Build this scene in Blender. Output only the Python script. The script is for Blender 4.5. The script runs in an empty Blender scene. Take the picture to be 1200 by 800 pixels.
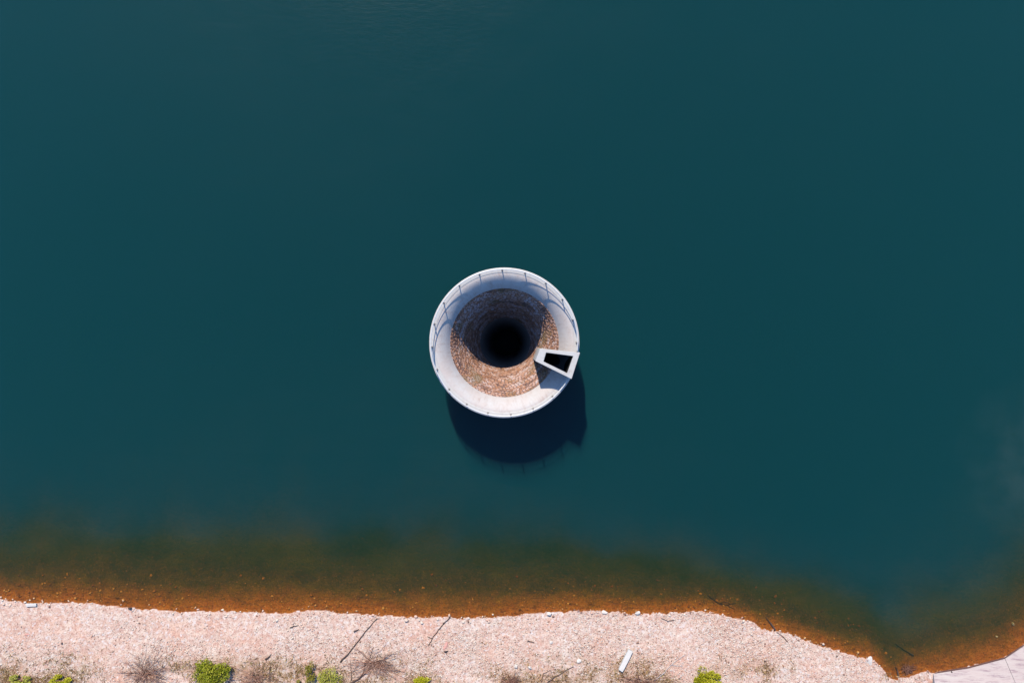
import bpy, bmesh, math, random
import numpy as np
from mathutils import Vector, Matrix

random.seed(7)
rng = np.random.default_rng(7)
scn = bpy.context.scene
COL = scn.collection

# ------------------------------------------------------------------ camera
CAM_Z = 72.0
cam_d = bpy.data.cameras.new("camera")
cam_d.sensor_width = 36.0
cam_d.lens = 24.0
cam_d.clip_end = 3000.0
cam = bpy.data.objects.new("camera", cam_d)
cam.location = (0, 0, CAM_Z)
COL.objects.link(cam)
scn.camera = cam

# ------------------------------------------------------------------ light
LIGHT = Vector((1.11, -5.36, -5.30)).normalized()      # the way the sunlight travels
SUN_EL = math.asin(-LIGHT.z)
SUN_AZ = math.atan2(-LIGHT.x, -LIGHT.y)
world = bpy.data.worlds.new("World")
scn.world = world
world.use_nodes = True
wn = world.node_tree.nodes
sky = wn.new("ShaderNodeTexSky")
sky.sky_type = 'NISHITA'
sky.sun_disc = False
sky.sun_elevation = SUN_EL
sky.sun_rotation = SUN_AZ
sky.altitude = 900
sky.ozone_density = 8.0
sky.air_density = 1.0
sky.dust_density = 0.25
world.node_tree.links.new(sky.outputs[0], wn["Background"].inputs[0])
wn["Background"].inputs[1].default_value = 0.15
sun_d = bpy.data.lights.new("sun", 'SUN')
sun_d.energy = 3.3
sun_d.angle = math.radians(0.5)
sun_d.color = (1.0, 0.925, 0.79)
sun = bpy.data.objects.new("sun", sun_d)
sun.rotation_euler = LIGHT.to_track_quat('-Z', 'Y').to_euler()
sun.location = (-30, 140, 150)
COL.objects.link(sun)
scn.view_settings.view_transform = 'Standard'
scn.view_settings.look = 'None'
scn.view_settings.gamma = 1.0
scn.view_settings.use_curve_mapping = False
scn.view_settings.exposure = 0.97
scn.cycles.volume_bounces = 2
scn.cycles.max_bounces = 10
scn.cycles.diffuse_bounces = 0
scn.cycles.transparent_max_bounces = 12

# ------------------------------------------------------------------ helpers
def tag(o, label=None, cat=None, group=None, kind=None):
    if label: o["label"] = label
    if cat: o["category"] = cat
    if group: o["group"] = group
    if kind: o["kind"] = kind
    return o

def empty(name, loc, parent=None):
    o = bpy.data.objects.new(name, None)
    o.location = loc
    o.empty_display_size = 0.3
    COL.objects.link(o)
    if parent: o.parent = parent
    return o

def mesh_obj(name, verts, faces, mat=None, parent=None, smooth=False, attr=None, loc=None):
    """verts: (n,3); faces: list of index tuples, or an (m,k) array; attr: per-face random colour value"""
    me = bpy.data.meshes.new(name)
    verts = np.asarray(verts, dtype=np.float32)
    if isinstance(faces, np.ndarray):
        k = faces.shape[1]
        me.vertices.add(len(verts)); me.vertices.foreach_set("co", verts.ravel())
        me.loops.add(faces.size); me.loops.foreach_set("vertex_index", faces.astype(np.int32).ravel())
        me.polygons.add(len(faces))
        me.polygons.foreach_set("loop_start", np.arange(0, faces.size, k, dtype=np.int32))
        me.update(calc_edges=True)
    else:
        me.from_pydata([tuple(map(float, v)) for v in verts], [], [tuple(map(int, f)) for f in faces])
        me.update()
    if attr is not None:
        a = me.attributes.new("tint", 'FLOAT', 'FACE')
        a.data.foreach_set("value", np.asarray(attr, dtype=np.float32))
    if smooth:
        me.polygons.foreach_set("use_smooth", np.ones(len(me.polygons), dtype=bool))
    if mat: me.materials.append(mat)
    o = bpy.data.objects.new(name, me)
    COL.objects.link(o)
    if parent: o.parent = parent
    if loc is not None: o.location = loc
    return o

class MB:
    """collects pieces of one mesh"""
    def __init__(s): s.v = []; s.f = []; s.a = []
    def add(s, v, f, t=0.5):
        b = len(s.v)
        s.v.extend([tuple(map(float, p)) for p in v])
        s.f.extend([tuple(b + i for i in q) for q in f])
        s.a.extend([t] * len(f))
    def tube(s, pts, radii, n=6, t=0.5):
        pts = [Vector(p) for p in pts]
        if not hasattr(radii, "__len__"): radii = [radii] * len(pts)
        v = []; f = []
        for i, p in enumerate(pts):
            d = (pts[min(i + 1, len(pts) - 1)] - pts[max(i - 1, 0)])
            d = d.normalized() if d.length > 1e-9 else Vector((0, 0, 1))
            up = Vector((0, 0, 1)) if abs(d.z) < 0.9 else Vector((1, 0, 0))
            a = d.cross(up).normalized(); b = d.cross(a)
            for k in range(n):
                w = 2 * math.pi * k / n
                v.append(p + (a * math.cos(w) + b * math.sin(w)) * radii[i])
        for i in range(len(pts) - 1):
            for k in range(n):
                f.append((i * n + k, i * n + (k + 1) % n, (i + 1) * n + (k + 1) % n, (i + 1) * n + k))
        f.append(tuple(range(n))[::-1]); f.append(tuple(range((len(pts) - 1) * n, len(pts) * n)))
        s.add(v, f, t)
    def build(s, name, mat, parent=None, smooth=False, loc=None, bevel=0):
        o = mesh_obj(name, s.v, s.f, mat, parent, smooth, s.a, loc)
        if bevel:
            m = o.modifiers.new("bevel", 'BEVEL'); m.width = bevel; m.segments = 2; m.limit_method = 'ANGLE'
        return o

def vnoise(x, y, seed=0):
    """smooth value noise in -1..1 on numpy arrays"""
    xi = np.floor(x).astype(np.int64); yi = np.floor(y).astype(np.int64)
    fx = x - xi; fy = y - yi
    fx = fx * fx * (3 - 2 * fx); fy = fy * fy * (3 - 2 * fy)
    def h(a, b):
        n = (a * 374761393 + b * 668265263 + seed * 1442695041) & 0x7fffffff
        n = ((n ^ (n >> 13)) * 1274126177) & 0x7fffffff
        return ((n ^ (n >> 16)) & 0xffff) / 32767.5 - 1.0
    return (h(xi, yi) * (1 - fx) + h(xi + 1, yi) * fx) * (1 - fy) + (h(xi, yi + 1) * (1 - fx) + h(xi + 1, yi + 1) * fx) * fy

def fbm(x, y, seed=0, octv=4):
    t = 0; a = 1.0; s = 0
    for k in range(octv):
        t = t + a * vnoise(x * 2 ** k, y * 2 ** k, seed + k * 17); s += a; a *= 0.5
    return t / s

# ------------------------------------------------------------------ materials
class NT:
    def __init__(s, name, rough=0.9, spec=0.3):
        s.m = bpy.data.materials.new(name); s.m.use_nodes = True
        s.t = s.m.node_tree; s.n = s.t.nodes
        s.p = s.n["Principled BSDF"]
        s.p.inputs["Roughness"].default_value = rough
        s.p.inputs["Specular IOR Level"].default_value = spec
        s.co = s.n.new("ShaderNodeTexCoord").outputs["Object"]
        s.pos = s.n.new("ShaderNodeNewGeometry").outputs["Position"]
    def link(s, a, b): s.t.links.new(a, b)
    def noise(s, scale, detail=4, rough=0.6, vec=None, dist=0.0):
        q = s.n.new("ShaderNodeTexNoise"); q.inputs["Scale"].default_value = scale
        q.inputs["Detail"].default_value = detail; q.inputs["Roughness"].default_value = rough
        q.inputs["Distortion"].default_value = dist
        s.link(vec or s.co, q.inputs["Vector"]); return q.outputs["Fac"]
    def voro(s, scale, out="Color", feature='F1', vec=None):
        q = s.n.new("ShaderNodeTexVoronoi"); q.feature = feature; q.inputs["Scale"].default_value = scale
        s.link(vec or s.co, q.inputs["Vector"]); return q.outputs[out]
    def attr(s, name="tint"):
        q = s.n.new("ShaderNodeAttribute"); q.attribute_name = name; return q.outputs["Fac"]
    def ramp(s, fac, stops, interp='LINEAR'):
        q = s.n.new("ShaderNodeValToRGB"); q.color_ramp.interpolation = interp
        e = q.color_ramp.elements
        while len(e) < len(stops): e.new(0.5)
        for i, (p, c) in enumerate(stops):
            e[i].position = p
            e[i].color = (c, c, c, 1) if not hasattr(c, "__len__") else (*c, 1)
        s.link(fac, q.inputs["Fac"]); return q.outputs["Color"]
    def mix(s, fac, a, b, mode='MIX'):
        q = s.n.new("ShaderNodeMix"); q.data_type = 'RGBA'; q.blend_type = mode
        for sock, v in ((q.inputs["Factor"], fac), (q.inputs["A"], a), (q.inputs["B"], b)):
            if hasattr(v, "is_linked"): s.link(v, sock)
            elif hasattr(v, "__len__"): sock.default_value = (*v, 1)
            else: sock.default_value = v
        return q.outputs["Result"]
    def math(s, op, a, b=None, clamp=False):
        q = s.n.new("ShaderNodeMath"); q.operation = op; q.use_clamp = clamp
        for i, v in enumerate((a, b)):
            if v is None: continue
            if hasattr(v, "is_linked"): s.link(v, q.inputs[i])
            else: q.inputs[i].default_value = v
        return q.outputs[0]
    def sep(s, vec):
        q = s.n.new("ShaderNodeSeparateXYZ"); s.link(vec, q.inputs[0]); return q.outputs
    def bump(s, h, strength=0.4, dist=0.02):
        q = s.n.new("ShaderNodeBump"); q.inputs["Strength"].default_value = strength
        q.inputs["Distance"].default_value = dist
        s.link(h, q.inputs["Height"]); s.link(q.outputs[0], s.p.inputs["Normal"])
    def color(s, c):
        if hasattr(c, "is_linked"): s.link(c, s.p.inputs["Base Color"])
        else: s.p.inputs["Base Color"].default_value = (*c, 1)
        return s.m

# pale crest concrete with pinkish weathering
k = NT("pale_concrete", 0.85)
c = k.mix(k.ramp(k.noise(0.7, 5), [(0.35, 0), (0.7, 1)]), (0.435, 0.415, 0.385), (0.42, 0.385, 0.35))
c = k.mix(k.ramp(k.noise(6, 6, 0.7), [(0.3, 0.7), (0.65, 1.0)]), k.mix(0.3, c, (0.3, 0.27, 0.25)), c)
def radial(k, c, amount, tone):
    """run-off streaks pointing at the tower axis, with their own uneven edges"""
    q = k.n.new("ShaderNodeTexGradient"); q.gradient_type = 'RADIAL'; k.link(k.co, q.inputs[0])
    ln = k.n.new("ShaderNodeVectorMath"); ln.operation = 'LENGTH'
    fl = k.n.new("ShaderNodeVectorMath"); fl.operation = 'MULTIPLY'; fl.inputs[1].default_value = (1, 1, 0); k.link(k.co, fl.inputs[0]); k.link(fl.outputs[0], ln.inputs[0])
    cb = k.n.new("ShaderNodeCombineXYZ"); k.link(k.math('MULTIPLY', q.outputs["Fac"], 60), cb.inputs[0]); k.link(k.math('MULTIPLY', ln.outputs["Value"], 0.8), cb.inputs[1])
    st = k.ramp(k.noise(1.6, 5, 0.7, cb.outputs[0]), [(0.5, 0), (0.72, amount)])
    return k.mix(k.math('MULTIPLY', st, k.ramp(k.noise(0.5, 3), [(0.3, 0.2), (0.65, 1)])), c, tone)
k.bump(k.noise(14, 6, 0.7), 0.25, 0.02)
M_CONC = k.color(radial(k, c, 0.45, (0.24, 0.17, 0.13)))

# the rounded inner slope of the crest: water-stained, pinker
k = NT("stained_concrete", 0.85)
c = k.mix(k.ramp(k.noise(0.9, 5), [(0.3, 0), (0.7, 1)]), (0.435, 0.405, 0.38), (0.43, 0.365, 0.33))
c = k.mix(k.ramp(k.noise(5, 6, 0.75), [(0.32, 0.6), (0.6, 1.0)]), k.mix(0.35, c, (0.28, 0.23, 0.2)), c)
k.bump(k.noise(10, 6, 0.7), 0.3, 0.03)
M_CONC2 = k.color(radial(k, c, 0.6, (0.26, 0.16, 0.12)))

k = NT("grey_concrete", 0.8)
c = k.mix(k.noise(1.2, 6), (0.20, 0.19, 0.18), (0.36, 0.34, 0.32))
k.bump(k.noise(9, 5), 0.3, 0.03)
M_GREY = k.color(c)

k = NT("shade_dark_concrete", 0.6)
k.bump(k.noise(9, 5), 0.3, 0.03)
M_DARK = k.color(k.mix(k.noise(2, 5), (0.012, 0.012, 0.012), (0.04, 0.035, 0.03)))  # near-black colour stands in for the shade deep in vent and shaft

k = NT("funnel_block", 0.85)
c = k.ramp(k.attr(), [(0.0, (0.10, 0.06, 0.055)), (0.15, (0.20, 0.10, 0.07)), (0.4, (0.37, 0.17, 0.09)),
                      (0.6, (0.45, 0.25, 0.175)), (0.8, (0.52, 0.36, 0.315)), (1.0, (0.52, 0.41, 0.385))])
c = k.mix(k.ramp(k.noise(4.6, 6, 0.85), [(0.50, 0), (0.66, 0.8)]), c, (0.50, 0.37, 0.33))
c = k.mix(k.ramp(k.noise(4.1, 5, 0.7, dist=0.4), [(0.54, 0), (0.72, 0.7)]), c, (0.30, 0.13, 0.04))
c = k.mix(k.ramp(k.noise(0.45, 4), [(0.55, 0), (0.68, 0.6)]), c, (0.16, 0.12, 0.04))
k.bump(k.noise(12, 6, 0.75), 0.6, 0.04)
M_BLOCK = k.color(c)

k = NT("mortar", 0.95)
k.bump(k.noise(15, 5), 0.5, 0.03)
M_MORTAR = k.color(k.mix(k.noise(1.5, 5), (0.07, 0.05, 0.045), (0.22, 0.15, 0.13)))

k = NT("galvanised_rail", 0.5)
k.p.inputs["Metallic"].default_value = 0.2
M_RAIL = k.color(k.mix(k.noise(8, 4), (0.62, 0.60, 0.57), (0.5, 0.46, 0.42)))
k = NT("galvanised_post", 0.5)
k.p.inputs["Metallic"].default_value = 0.2
M_POST = k.color(k.mix(k.noise(8, 4), (0.30, 0.28, 0.27), (0.18, 0.14, 0.12)))

# the shore: pale pink gravel above the waterline, rust-stained silt below it
k = NT("shore_ground", 0.95, 0.1)
dry = k.ramp(k.noise(0.28, 6, 0.65), [(0.32, (0.57, 0.35, 0.25)), (0.48, (0.59, 0.45, 0.355)), (0.66, (0.60, 0.51, 0.42))])
dry = k.mix(k.ramp(k.noise(2.6, 6, 0.8), [(0.38, 0.85), (0.6, 0)]), dry, (0.42, 0.22, 0.165))
dry = k.mix(k.ramp(k.voro(5.0), [(0.1, 0.75), (0.35, 0.0)]), dry, (0.58, 0.51, 0.47))
dry = k.mix(k.ramp(k.noise(7.5, 4, 0.8), [(0.36, 0.9), (0.47, 0)]), dry, (0.15, 0.08, 0.055))
dry = k.mix(k.math('MULTIPLY', k.ramp(k.noise(2.2, 6, 0.8), [(0.38, 0), (0.6, 1)]), k.attr('soil')), dry, (0.21, 0.125, 0.05))
wet = k.ramp(k.noise(0.9, 6, 0.75), [(0.3, (0.20, 0.055, 0.008)), (0.55, (0.34, 0.095, 0.011)), (0.75, (0.40, 0.145, 0.018))])
wet = k.mix(k.ramp(k.noise(3.5, 5, 0.8), [(0.35, 0.8), (0.5, 0)]), wet, (0.12, 0.04, 0.01))
wet = k.mix(k.ramp(k.noise(6.5, 3, 0.7), [(0.6, 0), (0.72, 0.7)]), wet, (0.6, 0.32, 0.10))
z = k.sep(k.pos)[2]
mud = k.ramp(k.noise(0.8, 5, 0.7), [(0.35, (0.075, 0.048, 0.004)), (0.65, (0.15, 0.092, 0.007))])
alg = k.ramp(k.noise(0.12, 5, 0.6), [(0.35, (0.08, 0.10, 0.004)), (0.7, (0.27, 0.30, 0.010))])
zn = k.math('ADD', z, k.math('MULTIPLY', k.math('SUBTRACT', k.noise(0.55, 5, 0.7), 0.5), 0.55))
q = k.n.new("ShaderNodeMapRange"); q.inputs[1].default_value = -0.06; q.inputs[2].default_value = -0.5; k.link(zn, q.inputs[0])
wet = k.mix(q.outputs[0], wet, mud)
q = k.n.new("ShaderNodeMapRange"); q.inputs[1].default_value = -0.7; q.inputs[2].default_value = -1.5; k.link(zn, q.inputs[0])
wet = k.mix(q.outputs[0], wet, alg)
wet = k.mix(k.ramp(k.noise(5.0, 5, 0.8), [(0.36, 0.75), (0.5, 0)]), wet, (0.045, 0.018, 0.004))
wet = k.mix(k.ramp(k.noise(6.1, 4, 0.8), [(0.56, 0), (0.68, 0.6)]), wet, (0.46, 0.22, 0.045))
zz = k.math('ADD', z, k.math('MULTIPLY', k.math('SUBTRACT', k.noise(3.0, 3), 0.5), 0.05))
q = k.n.new("ShaderNodeMapRange"); q.inputs[1].default_value = 0.0; q.inputs[2].default_value = 0.025
k.link(zz, q.inputs[0])
k.bump(k.noise(9, 6, 0.8), 0.8, 0.05)
M_SHORE = k.color(k.mix(q.outputs[0], wet, dry))

k = NT("gravel_stone", 0.9, 0.2)
c = k.ramp(k.attr(), [(0.0, (0.10, 0.055, 0.04)), (0.10, (0.24, 0.12, 0.085)), (0.2, (0.48, 0.26, 0.19)), (0.5, (0.57, 0.38, 0.285)),
                      (0.8, (0.59, 0.47, 0.37)), (1.0, (0.60, 0.52, 0.43))])
c = k.mix(k.ramp(k.noise(9, 5), [(0.3, 0.5), (0.6, 0)]), c, (0.36, 0.22, 0.17))
q = k.n.new("ShaderNodeMapRange"); q.inputs[1].default_value = 0.0; q.inputs[2].default_value = 0.05; k.link(k.sep(k.pos)[2], q.inputs[0])
M_STONE = k.color(k.mix(q.outputs[0], k.ramp(k.attr(), [(0, (0.08, 0.03, 0.006)), (0.5, (0.28, 0.095, 0.012)), (1, (0.48, 0.22, 0.05))]), c))
k = NT("white_rock", 0.85); k.bump(k.noise(6, 6), 0.5, 0.05)
M_WROCK = k.color(k.mix(k.noise(4, 5), (0.44, 0.37, 0.31), (0.60, 0.54, 0.475)))
k = NT("dark_rock", 0.85); k.bump(k.noise(6, 6), 0.5, 0.05)
M_DROCK = k.color(k.mix(k.noise(4, 5), (0.02, 0.014, 0.012), (0.07, 0.05, 0.045)))
k = NT("red_rock", 0.85); k.bump(k.noise(6, 6), 0.5, 0.05)
M_RROCK = k.color(k.mix(k.noise(4, 5), (0.48, 0.22, 0.17), (0.55, 0.30, 0.24)))

k = NT("bleached_wood", 0.8)
mp = k.n.new("ShaderNodeMapping"); mp.inputs["Scale"].default_value = (1.0, 14, 14); k.link(k.co, mp.inputs[0])
g = k.noise(2.2, 5, 0.7, mp.outputs[0]); k.bump(g, 0.5, 0.03)
M_WOOD = k.color(k.mix(g, (0.40, 0.35, 0.30), (0.64, 0.60, 0.55)))
k = NT("dark_bark", 0.9)
M_BARK = k.color(k.mix(k.noise(9, 4), (0.035, 0.022, 0.018), (0.10, 0.06, 0.045)))
k = NT("pale_branch", 0.9)
M_PALEBR = k.color(k.mix(k.noise(9, 4), (0.34, 0.27, 0.24), (0.5, 0.42, 0.38)))
k = NT("red_twig", 0.9)
M_TWIG = k.color(k.ramp(k.attr(), [(0, (0.15, 0.065, 0.04)), (0.5, (0.36, 0.18, 0.12)), (1, (0.50, 0.32, 0.23))]))
k = NT("dry_grass", 0.9)
M_DRY = k.color(k.ramp(k.attr(), [(0, (0.07, 0.035, 0.012)), (0.45, (0.20, 0.10, 0.035)), (0.75, (0.40, 0.24, 0.11)), (1, (0.22, 0.18, 0.05))]))
def leafmat(name, a, b, c_):
    k = NT(name, 0.6, 0.3)
    col = k.ramp(k.attr(), [(0, a), (0.5, b), (1, c_)])
    tr = k.n.new("ShaderNodeBsdfTranslucent"); k.link(col, tr.inputs[0])
    mx = k.n.new("ShaderNodeMixShader"); mx.inputs[0].default_value = 0.4
    k.link(k.p.outputs[0], mx.inputs[1]); k.link(tr.outputs[0], mx.inputs[2])
    k.link(mx.outputs[0], k.n["Material Output"].inputs["Surface"])
    return k.color(col)
M_GREEN = leafmat("green_leaf", (0.15, 0.17, 0.006), (0.29, 0.32, 0.010), (0.46, 0.42, 0.04))
M_LIME = leafmat("lime_leaf", (0.34, 0.32, 0.006), (0.52, 0.50, 0.010), (0.66, 0.58, 0.06))
M_PALEGR = leafmat("pale_green_leaf", (0.32, 0.33, 0.02), (0.50, 0.48, 0.06), (0.60, 0.53, 0.18))
M_OLIVE = leafmat("olive_leaf", (0.15, 0.13, 0.010), (0.28, 0.24, 0.025), (0.42, 0.35, 0.08))
M_WEED = leafmat("water_weed", (0.03, 0.015, 0.006), (0.06, 0.03, 0.01), (0.09, 0.05, 0.015))

k = NT("apron_concrete", 0.85)
mp = k.n.new("ShaderNodeMapping"); mp.inputs["Rotation"].default_value = (0, 0, math.radians(-12)); mp.inputs["Scale"].default_value = (0.35, 2.2, 1)
k.link(k.pos, mp.inputs[0])
c = k.mix(k.ramp(k.noise(1.1, 6, 0.7, mp.outputs[0]), [(0.35, 0), (0.68, 1)]), (0.365, 0.28, 0.255), (0.40, 0.335, 0.30))
c = k.mix(k.ramp(k.noise(1.9, 6, 0.75, mp.outputs[0]), [(0.34, 0.85), (0.5, 0)]), c, (0.22, 0.15, 0.16))
k.bump(k.noise(8, 5), 0.3, 0.03)
M_APRON = k.color(c)
k = NT("waterline_stain", 0.7)
M_STAIN = k.color(k.mix(k.noise(2.5, 5), (0.06, 0.025, 0.02), (0.16, 0.08, 0.06)))

# water: clear surface film with a mirror share by Fresnel, turbid teal body below
WM = bpy.data.materials.new("lake_water"); WM.use_nodes = True
t = WM.node_tree; t.nodes.clear()
out = t.nodes.new("ShaderNodeOutputMaterial")
tc = t.nodes.new("ShaderNodeTexCoord")
def wnoise(scale, detail, sx=1, sy=1, rot=0):
    mp = t.nodes.new("ShaderNodeMapping"); mp.inputs["Scale"].default_value = (sx, sy, 1)
    mp.inputs["Rotation"].default_value = (0, 0, rot)
    t.links.new(tc.outputs["Object"], mp.inputs[0])
    q = t.nodes.new("ShaderNodeTexNoise"); q.inputs["Scale"].default_value = scale; q.inputs["Detail"].default_value = detail
    t.links.new(mp.outputs[0], q.inputs["Vector"]); return q.outputs["Fac"]
b1 = t.nodes.new("ShaderNodeBump"); b1.inputs["Strength"].default_value = 0.2; b1.inputs["Distance"].default_value = 0.10
t.links.new(wnoise(1.6, 4, 0.6, 1.6, 0.15), b1.inputs["Height"])
b2 = t.nodes.new("ShaderNodeBump"); b2.inputs["Strength"].default_value = 0.5; b2.inputs["Distance"].default_value = 0.5
t.links.new(wnoise(0.07, 3), b2.inputs["Height"]); t.links.new(b1.outputs[0], b2.inputs["Normal"])
fr = t.nodes.new("ShaderNodeFresnel"); fr.inputs["IOR"].default_value = 1.33; t.links.new(b2.outputs[0], fr.inputs["Normal"])
gl = t.nodes.new("ShaderNodeBsdfGlossy"); gm = t.nodes.new("ShaderNodeMapRange"); gm.inputs[1].default_value = 0.35; gm.inputs[2].default_value = 0.65
gm.inputs[3].default_value = 0.13; gm.inputs[4].default_value = 0.20      # smooth and wind-ruffled stretches
t.links.new(wnoise(0.022, 4, 0.7, 1.3, 0.3), gm.inputs[0]); t.links.new(gm.outputs[0], gl.inputs["Roughness"]); t.links.new(b2.outputs[0], gl.inputs["Normal"])
tp0 = t.nodes.new("ShaderNodeBsdfTransparent")
# a thin drifting film of dust and pollen on the surface, streaked by the wind, plus a cloud reflection painted as a pale patch at the right
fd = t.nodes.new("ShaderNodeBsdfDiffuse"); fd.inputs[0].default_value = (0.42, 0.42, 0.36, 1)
def mth(op, a, b):
    q = t.nodes.new("ShaderNodeMath"); q.operation = op; q.use_clamp = False
    for i_, v_ in enumerate((a, b)):
        if hasattr(v_, "is_linked"): t.links.new(v_, q.inputs[i_])
        else: q.inputs[i_].default_value = v_
    return q.outputs[0]
def rng_(v_, a, b, lo, hi):
    q = t.nodes.new("ShaderNodeMapRange"); q.interpolation_type = 'SMOOTHSTEP'
    for i_, w_ in enumerate((a, b, lo, hi)): q.inputs[i_ + 1].default_value = w_
    t.links.new(v_, q.inputs[0]); return q.outputs[0]
film_and_reflection = mth('MULTIPLY', rng_(wnoise(0.016, 4, 1, 1.2, 0.5), 0.40, 0.70, 0.0, 0.003), rng_(wnoise(0.5, 6, 0.35, 1.8, 0.1), 0.25, 0.75, 0.55, 1.3))
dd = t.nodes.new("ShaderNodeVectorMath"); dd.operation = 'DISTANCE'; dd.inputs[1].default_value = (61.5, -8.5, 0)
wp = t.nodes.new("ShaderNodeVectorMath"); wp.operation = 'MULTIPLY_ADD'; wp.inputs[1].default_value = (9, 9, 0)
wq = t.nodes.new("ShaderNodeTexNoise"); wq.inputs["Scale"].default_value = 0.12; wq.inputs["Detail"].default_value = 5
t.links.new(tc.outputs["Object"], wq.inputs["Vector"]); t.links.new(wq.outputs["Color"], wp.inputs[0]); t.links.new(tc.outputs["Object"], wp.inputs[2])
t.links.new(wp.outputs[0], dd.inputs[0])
film_and_reflection = mth('ADD', film_and_reflection, mth('MULTIPLY', rng_(dd.outputs["Value"], 2.0, 10.5, 0.024, 0.0), rng_(wnoise(0.35, 5), 0.3, 0.7, 0.3, 1.2)))  # second term paints the pale cloud reflection into the surface colour
tp = t.nodes.new("ShaderNodeMixShader"); t.links.new(film_and_reflection, tp.inputs[0]); t.links.new(tp0.outputs[0], tp.inputs[1]); t.links.new(fd.outputs[0], tp.inputs[2])
mx = t.nodes.new("ShaderNodeMixShader")
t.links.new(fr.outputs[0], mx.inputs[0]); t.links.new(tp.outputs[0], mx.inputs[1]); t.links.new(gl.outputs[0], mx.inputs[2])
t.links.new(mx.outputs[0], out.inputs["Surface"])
SC = (0.009, 0.128, 0.157)           # scattering per metre
EX = (0.52, 0.60, 0.66)             # extinction per metre
vs = t.nodes.new("ShaderNodeVolumeScatter"); va = t.nodes.new("ShaderNodeVolumeAbsorption")
vs.inputs["Color"].default_value = (*SC, 1); vs.inputs["Density"].default_value = 1.0
va.inputs["Color"].default_value = (*[1 - (EX[i] - SC[i]) for i in range(3)], 1); va.inputs["Density"].default_value = 1.0
ad = t.nodes.new("ShaderNodeAddShader")
t.links.new(vs.outputs[0], ad.inputs[0]); t.links.new(va.outputs[0], ad.inputs[1]); t.links.new(ad.outputs[0], out.inputs["Volume"])

# ------------------------------------------------------------------ the lie of the land
S = CAM_Z / 800.0                         # metres on the water for one photo pixel
SHORE = np.array([(-3000, 640), (-600, 690), (-100, 698), (0, 702), (40, 706), (95, 706), (150, 711), (200, 716), (260, 716), (330, 718),
                  (355, 715), (380, 714), (400, 718), (470, 722), (540, 724), (590, 722), (640, 717), (700, 715), (740, 719), (790, 717),
                  (820, 716), (850, 721), (875, 727), (892, 735), (905, 738), (930, 743), (955, 753), (985, 763), (1005, 770), (1020, 769),
                  (1030, 779), (1040, 791), (1050, 797), (1062, 793), (1080, 788), (1095, 787), (1136, 781), (1178, 770), (1200, 755),
                  (1300, 700), (1500, 630), (4000, 560)], float)
OLIVE = np.array([(-3000, 550), (0, 612), (300, 622), (450, 632), (600, 628), (700, 650), (850, 662), (950, 690), (1040, 712), (1100, 694),
                  (1200, 640), (1300, 580), (4000, 430)], float)
def height(x, y, fine=True):
    px = 600 + x / S; py = 400 - y / S
    ys = np.interp(px, SHORE[:, 0], SHORE[:, 1]); yo = np.interp(px, OLIVE[:, 0], OLIVE[:, 1])
    s = (py - ys) * S
    s = s + (0.16 * fbm(x * 1.3, y * 1.3, 3, 3) + (0.10 + 0.10 * np.clip(x / 25, 0, 1)) * vnoise(x * 3.3, y * 3.3, 8)) * np.exp(-np.abs(s) / 2.0)
    w = (ys - yo) * S
    land = 0.02 + 0.11 * s + 0.10 * fbm(x * 0.35, y * 0.35, 11, 3) * np.clip(s / 3, 0, 1)
    if fine:
        land = land + 0.035 * fbm(x * 3.1, y * 3.1, 5, 3) * np.clip(s / 0.5 + 0.2, 0, 1)
    land = np.where(land > 5, 5 + (land - 5) * 0.25, land)
    u = np.clip(-s, 0, None) / np.clip(w, 3, None)
    dep = 1.95 * u * (0.7 + 0.4 * np.clip(u, 0, 2)) * (1 + 0.22 * fbm(x * 0.30, y * 0.22, 23, 4)) + 0.05 * fbm(x * 1.7, y * 1.7, 29, 3) * np.clip(u * 4, 0, 1)
    dep = 7.5 * (1 - np.exp(-np.clip(dep, 0, None) / 7.5))
    return np.where(s > 0, np.maximum(land, 0.0), -dep)

def soil(x, y):
    """where weeds have taken hold on the upper shore, 0..1"""
    px = 600 + x / S; py = 400 - y / S
    m = np.clip((py - 760) / 34, 0, 1) + 0.02
    c = fbm(x * 0.32, y * 0.5, 91, 4) * 1.5 + 0.28 + 0.6 * np.exp(-((px - 30) / 70) ** 2) + 0.5 * np.exp(-((px - 310) / 60) ** 2) \
        + 0.35 * np.exp(-((px - 690) / 80) ** 2) + 0.3 * np.exp(-((px - 470) / 60) ** 2) - 0.35 * (px > 900)
    return np.clip(m * c, 0, 1)

def H(x, y): return float(height(np.array([x]), np.array([y]))[0])
def at(px, py, z):
    f = (CAM_Z - z) / 800.0
    return Vector(((px - 600) * f, (400 - py) * f, z))
def ground(px, py):
    z = 0.0
    for _ in range(6):
        p = at(px, py, z); z = H(p.x, p.y)
    return at(px, py, z)

TX, TY, RIM = -0.75, -0.125, 5.3          # tower axis and crest height above the water

def axis(segs):
    out = []
    for a, b, st in segs: out.append(np.arange(a, b - 1e-6, st))
    return np.concatenate(out + [np.array([segs[-1][1]])])
xs = axis([(-420, -120, 20), (-120, -60, 3), (-60, 60, 0.16), (60, 120, 3), (120, 420, 20)])
ys_ = axis([(-420, -80, 20), (-80, -42, 2), (-42, -24, 0.16), (-24, -14, 0.5), (-14, 14, 1.0), (14, 60, 6), (60, 420, 24)])
gx, gy = np.meshgrid(xs, ys_)
gz = height(gx, gy)
V = np.stack([gx.ravel(), gy.ravel(), gz.ravel()], 1)
nx, ny = len(xs), len(ys_)
i, j = np.meshgrid(np.arange(nx - 1), np.arange(ny - 1))
b = (j * nx + i).ravel()
F = np.stack([b, b + 1, b + nx + 1, b + nx], 1)
r_ = np.hypot(V[:, 0] - TX, V[:, 1] - TY)
keep = (r_[F] > 3.2).all(1)               # the shaft goes down through the lake bed
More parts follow.
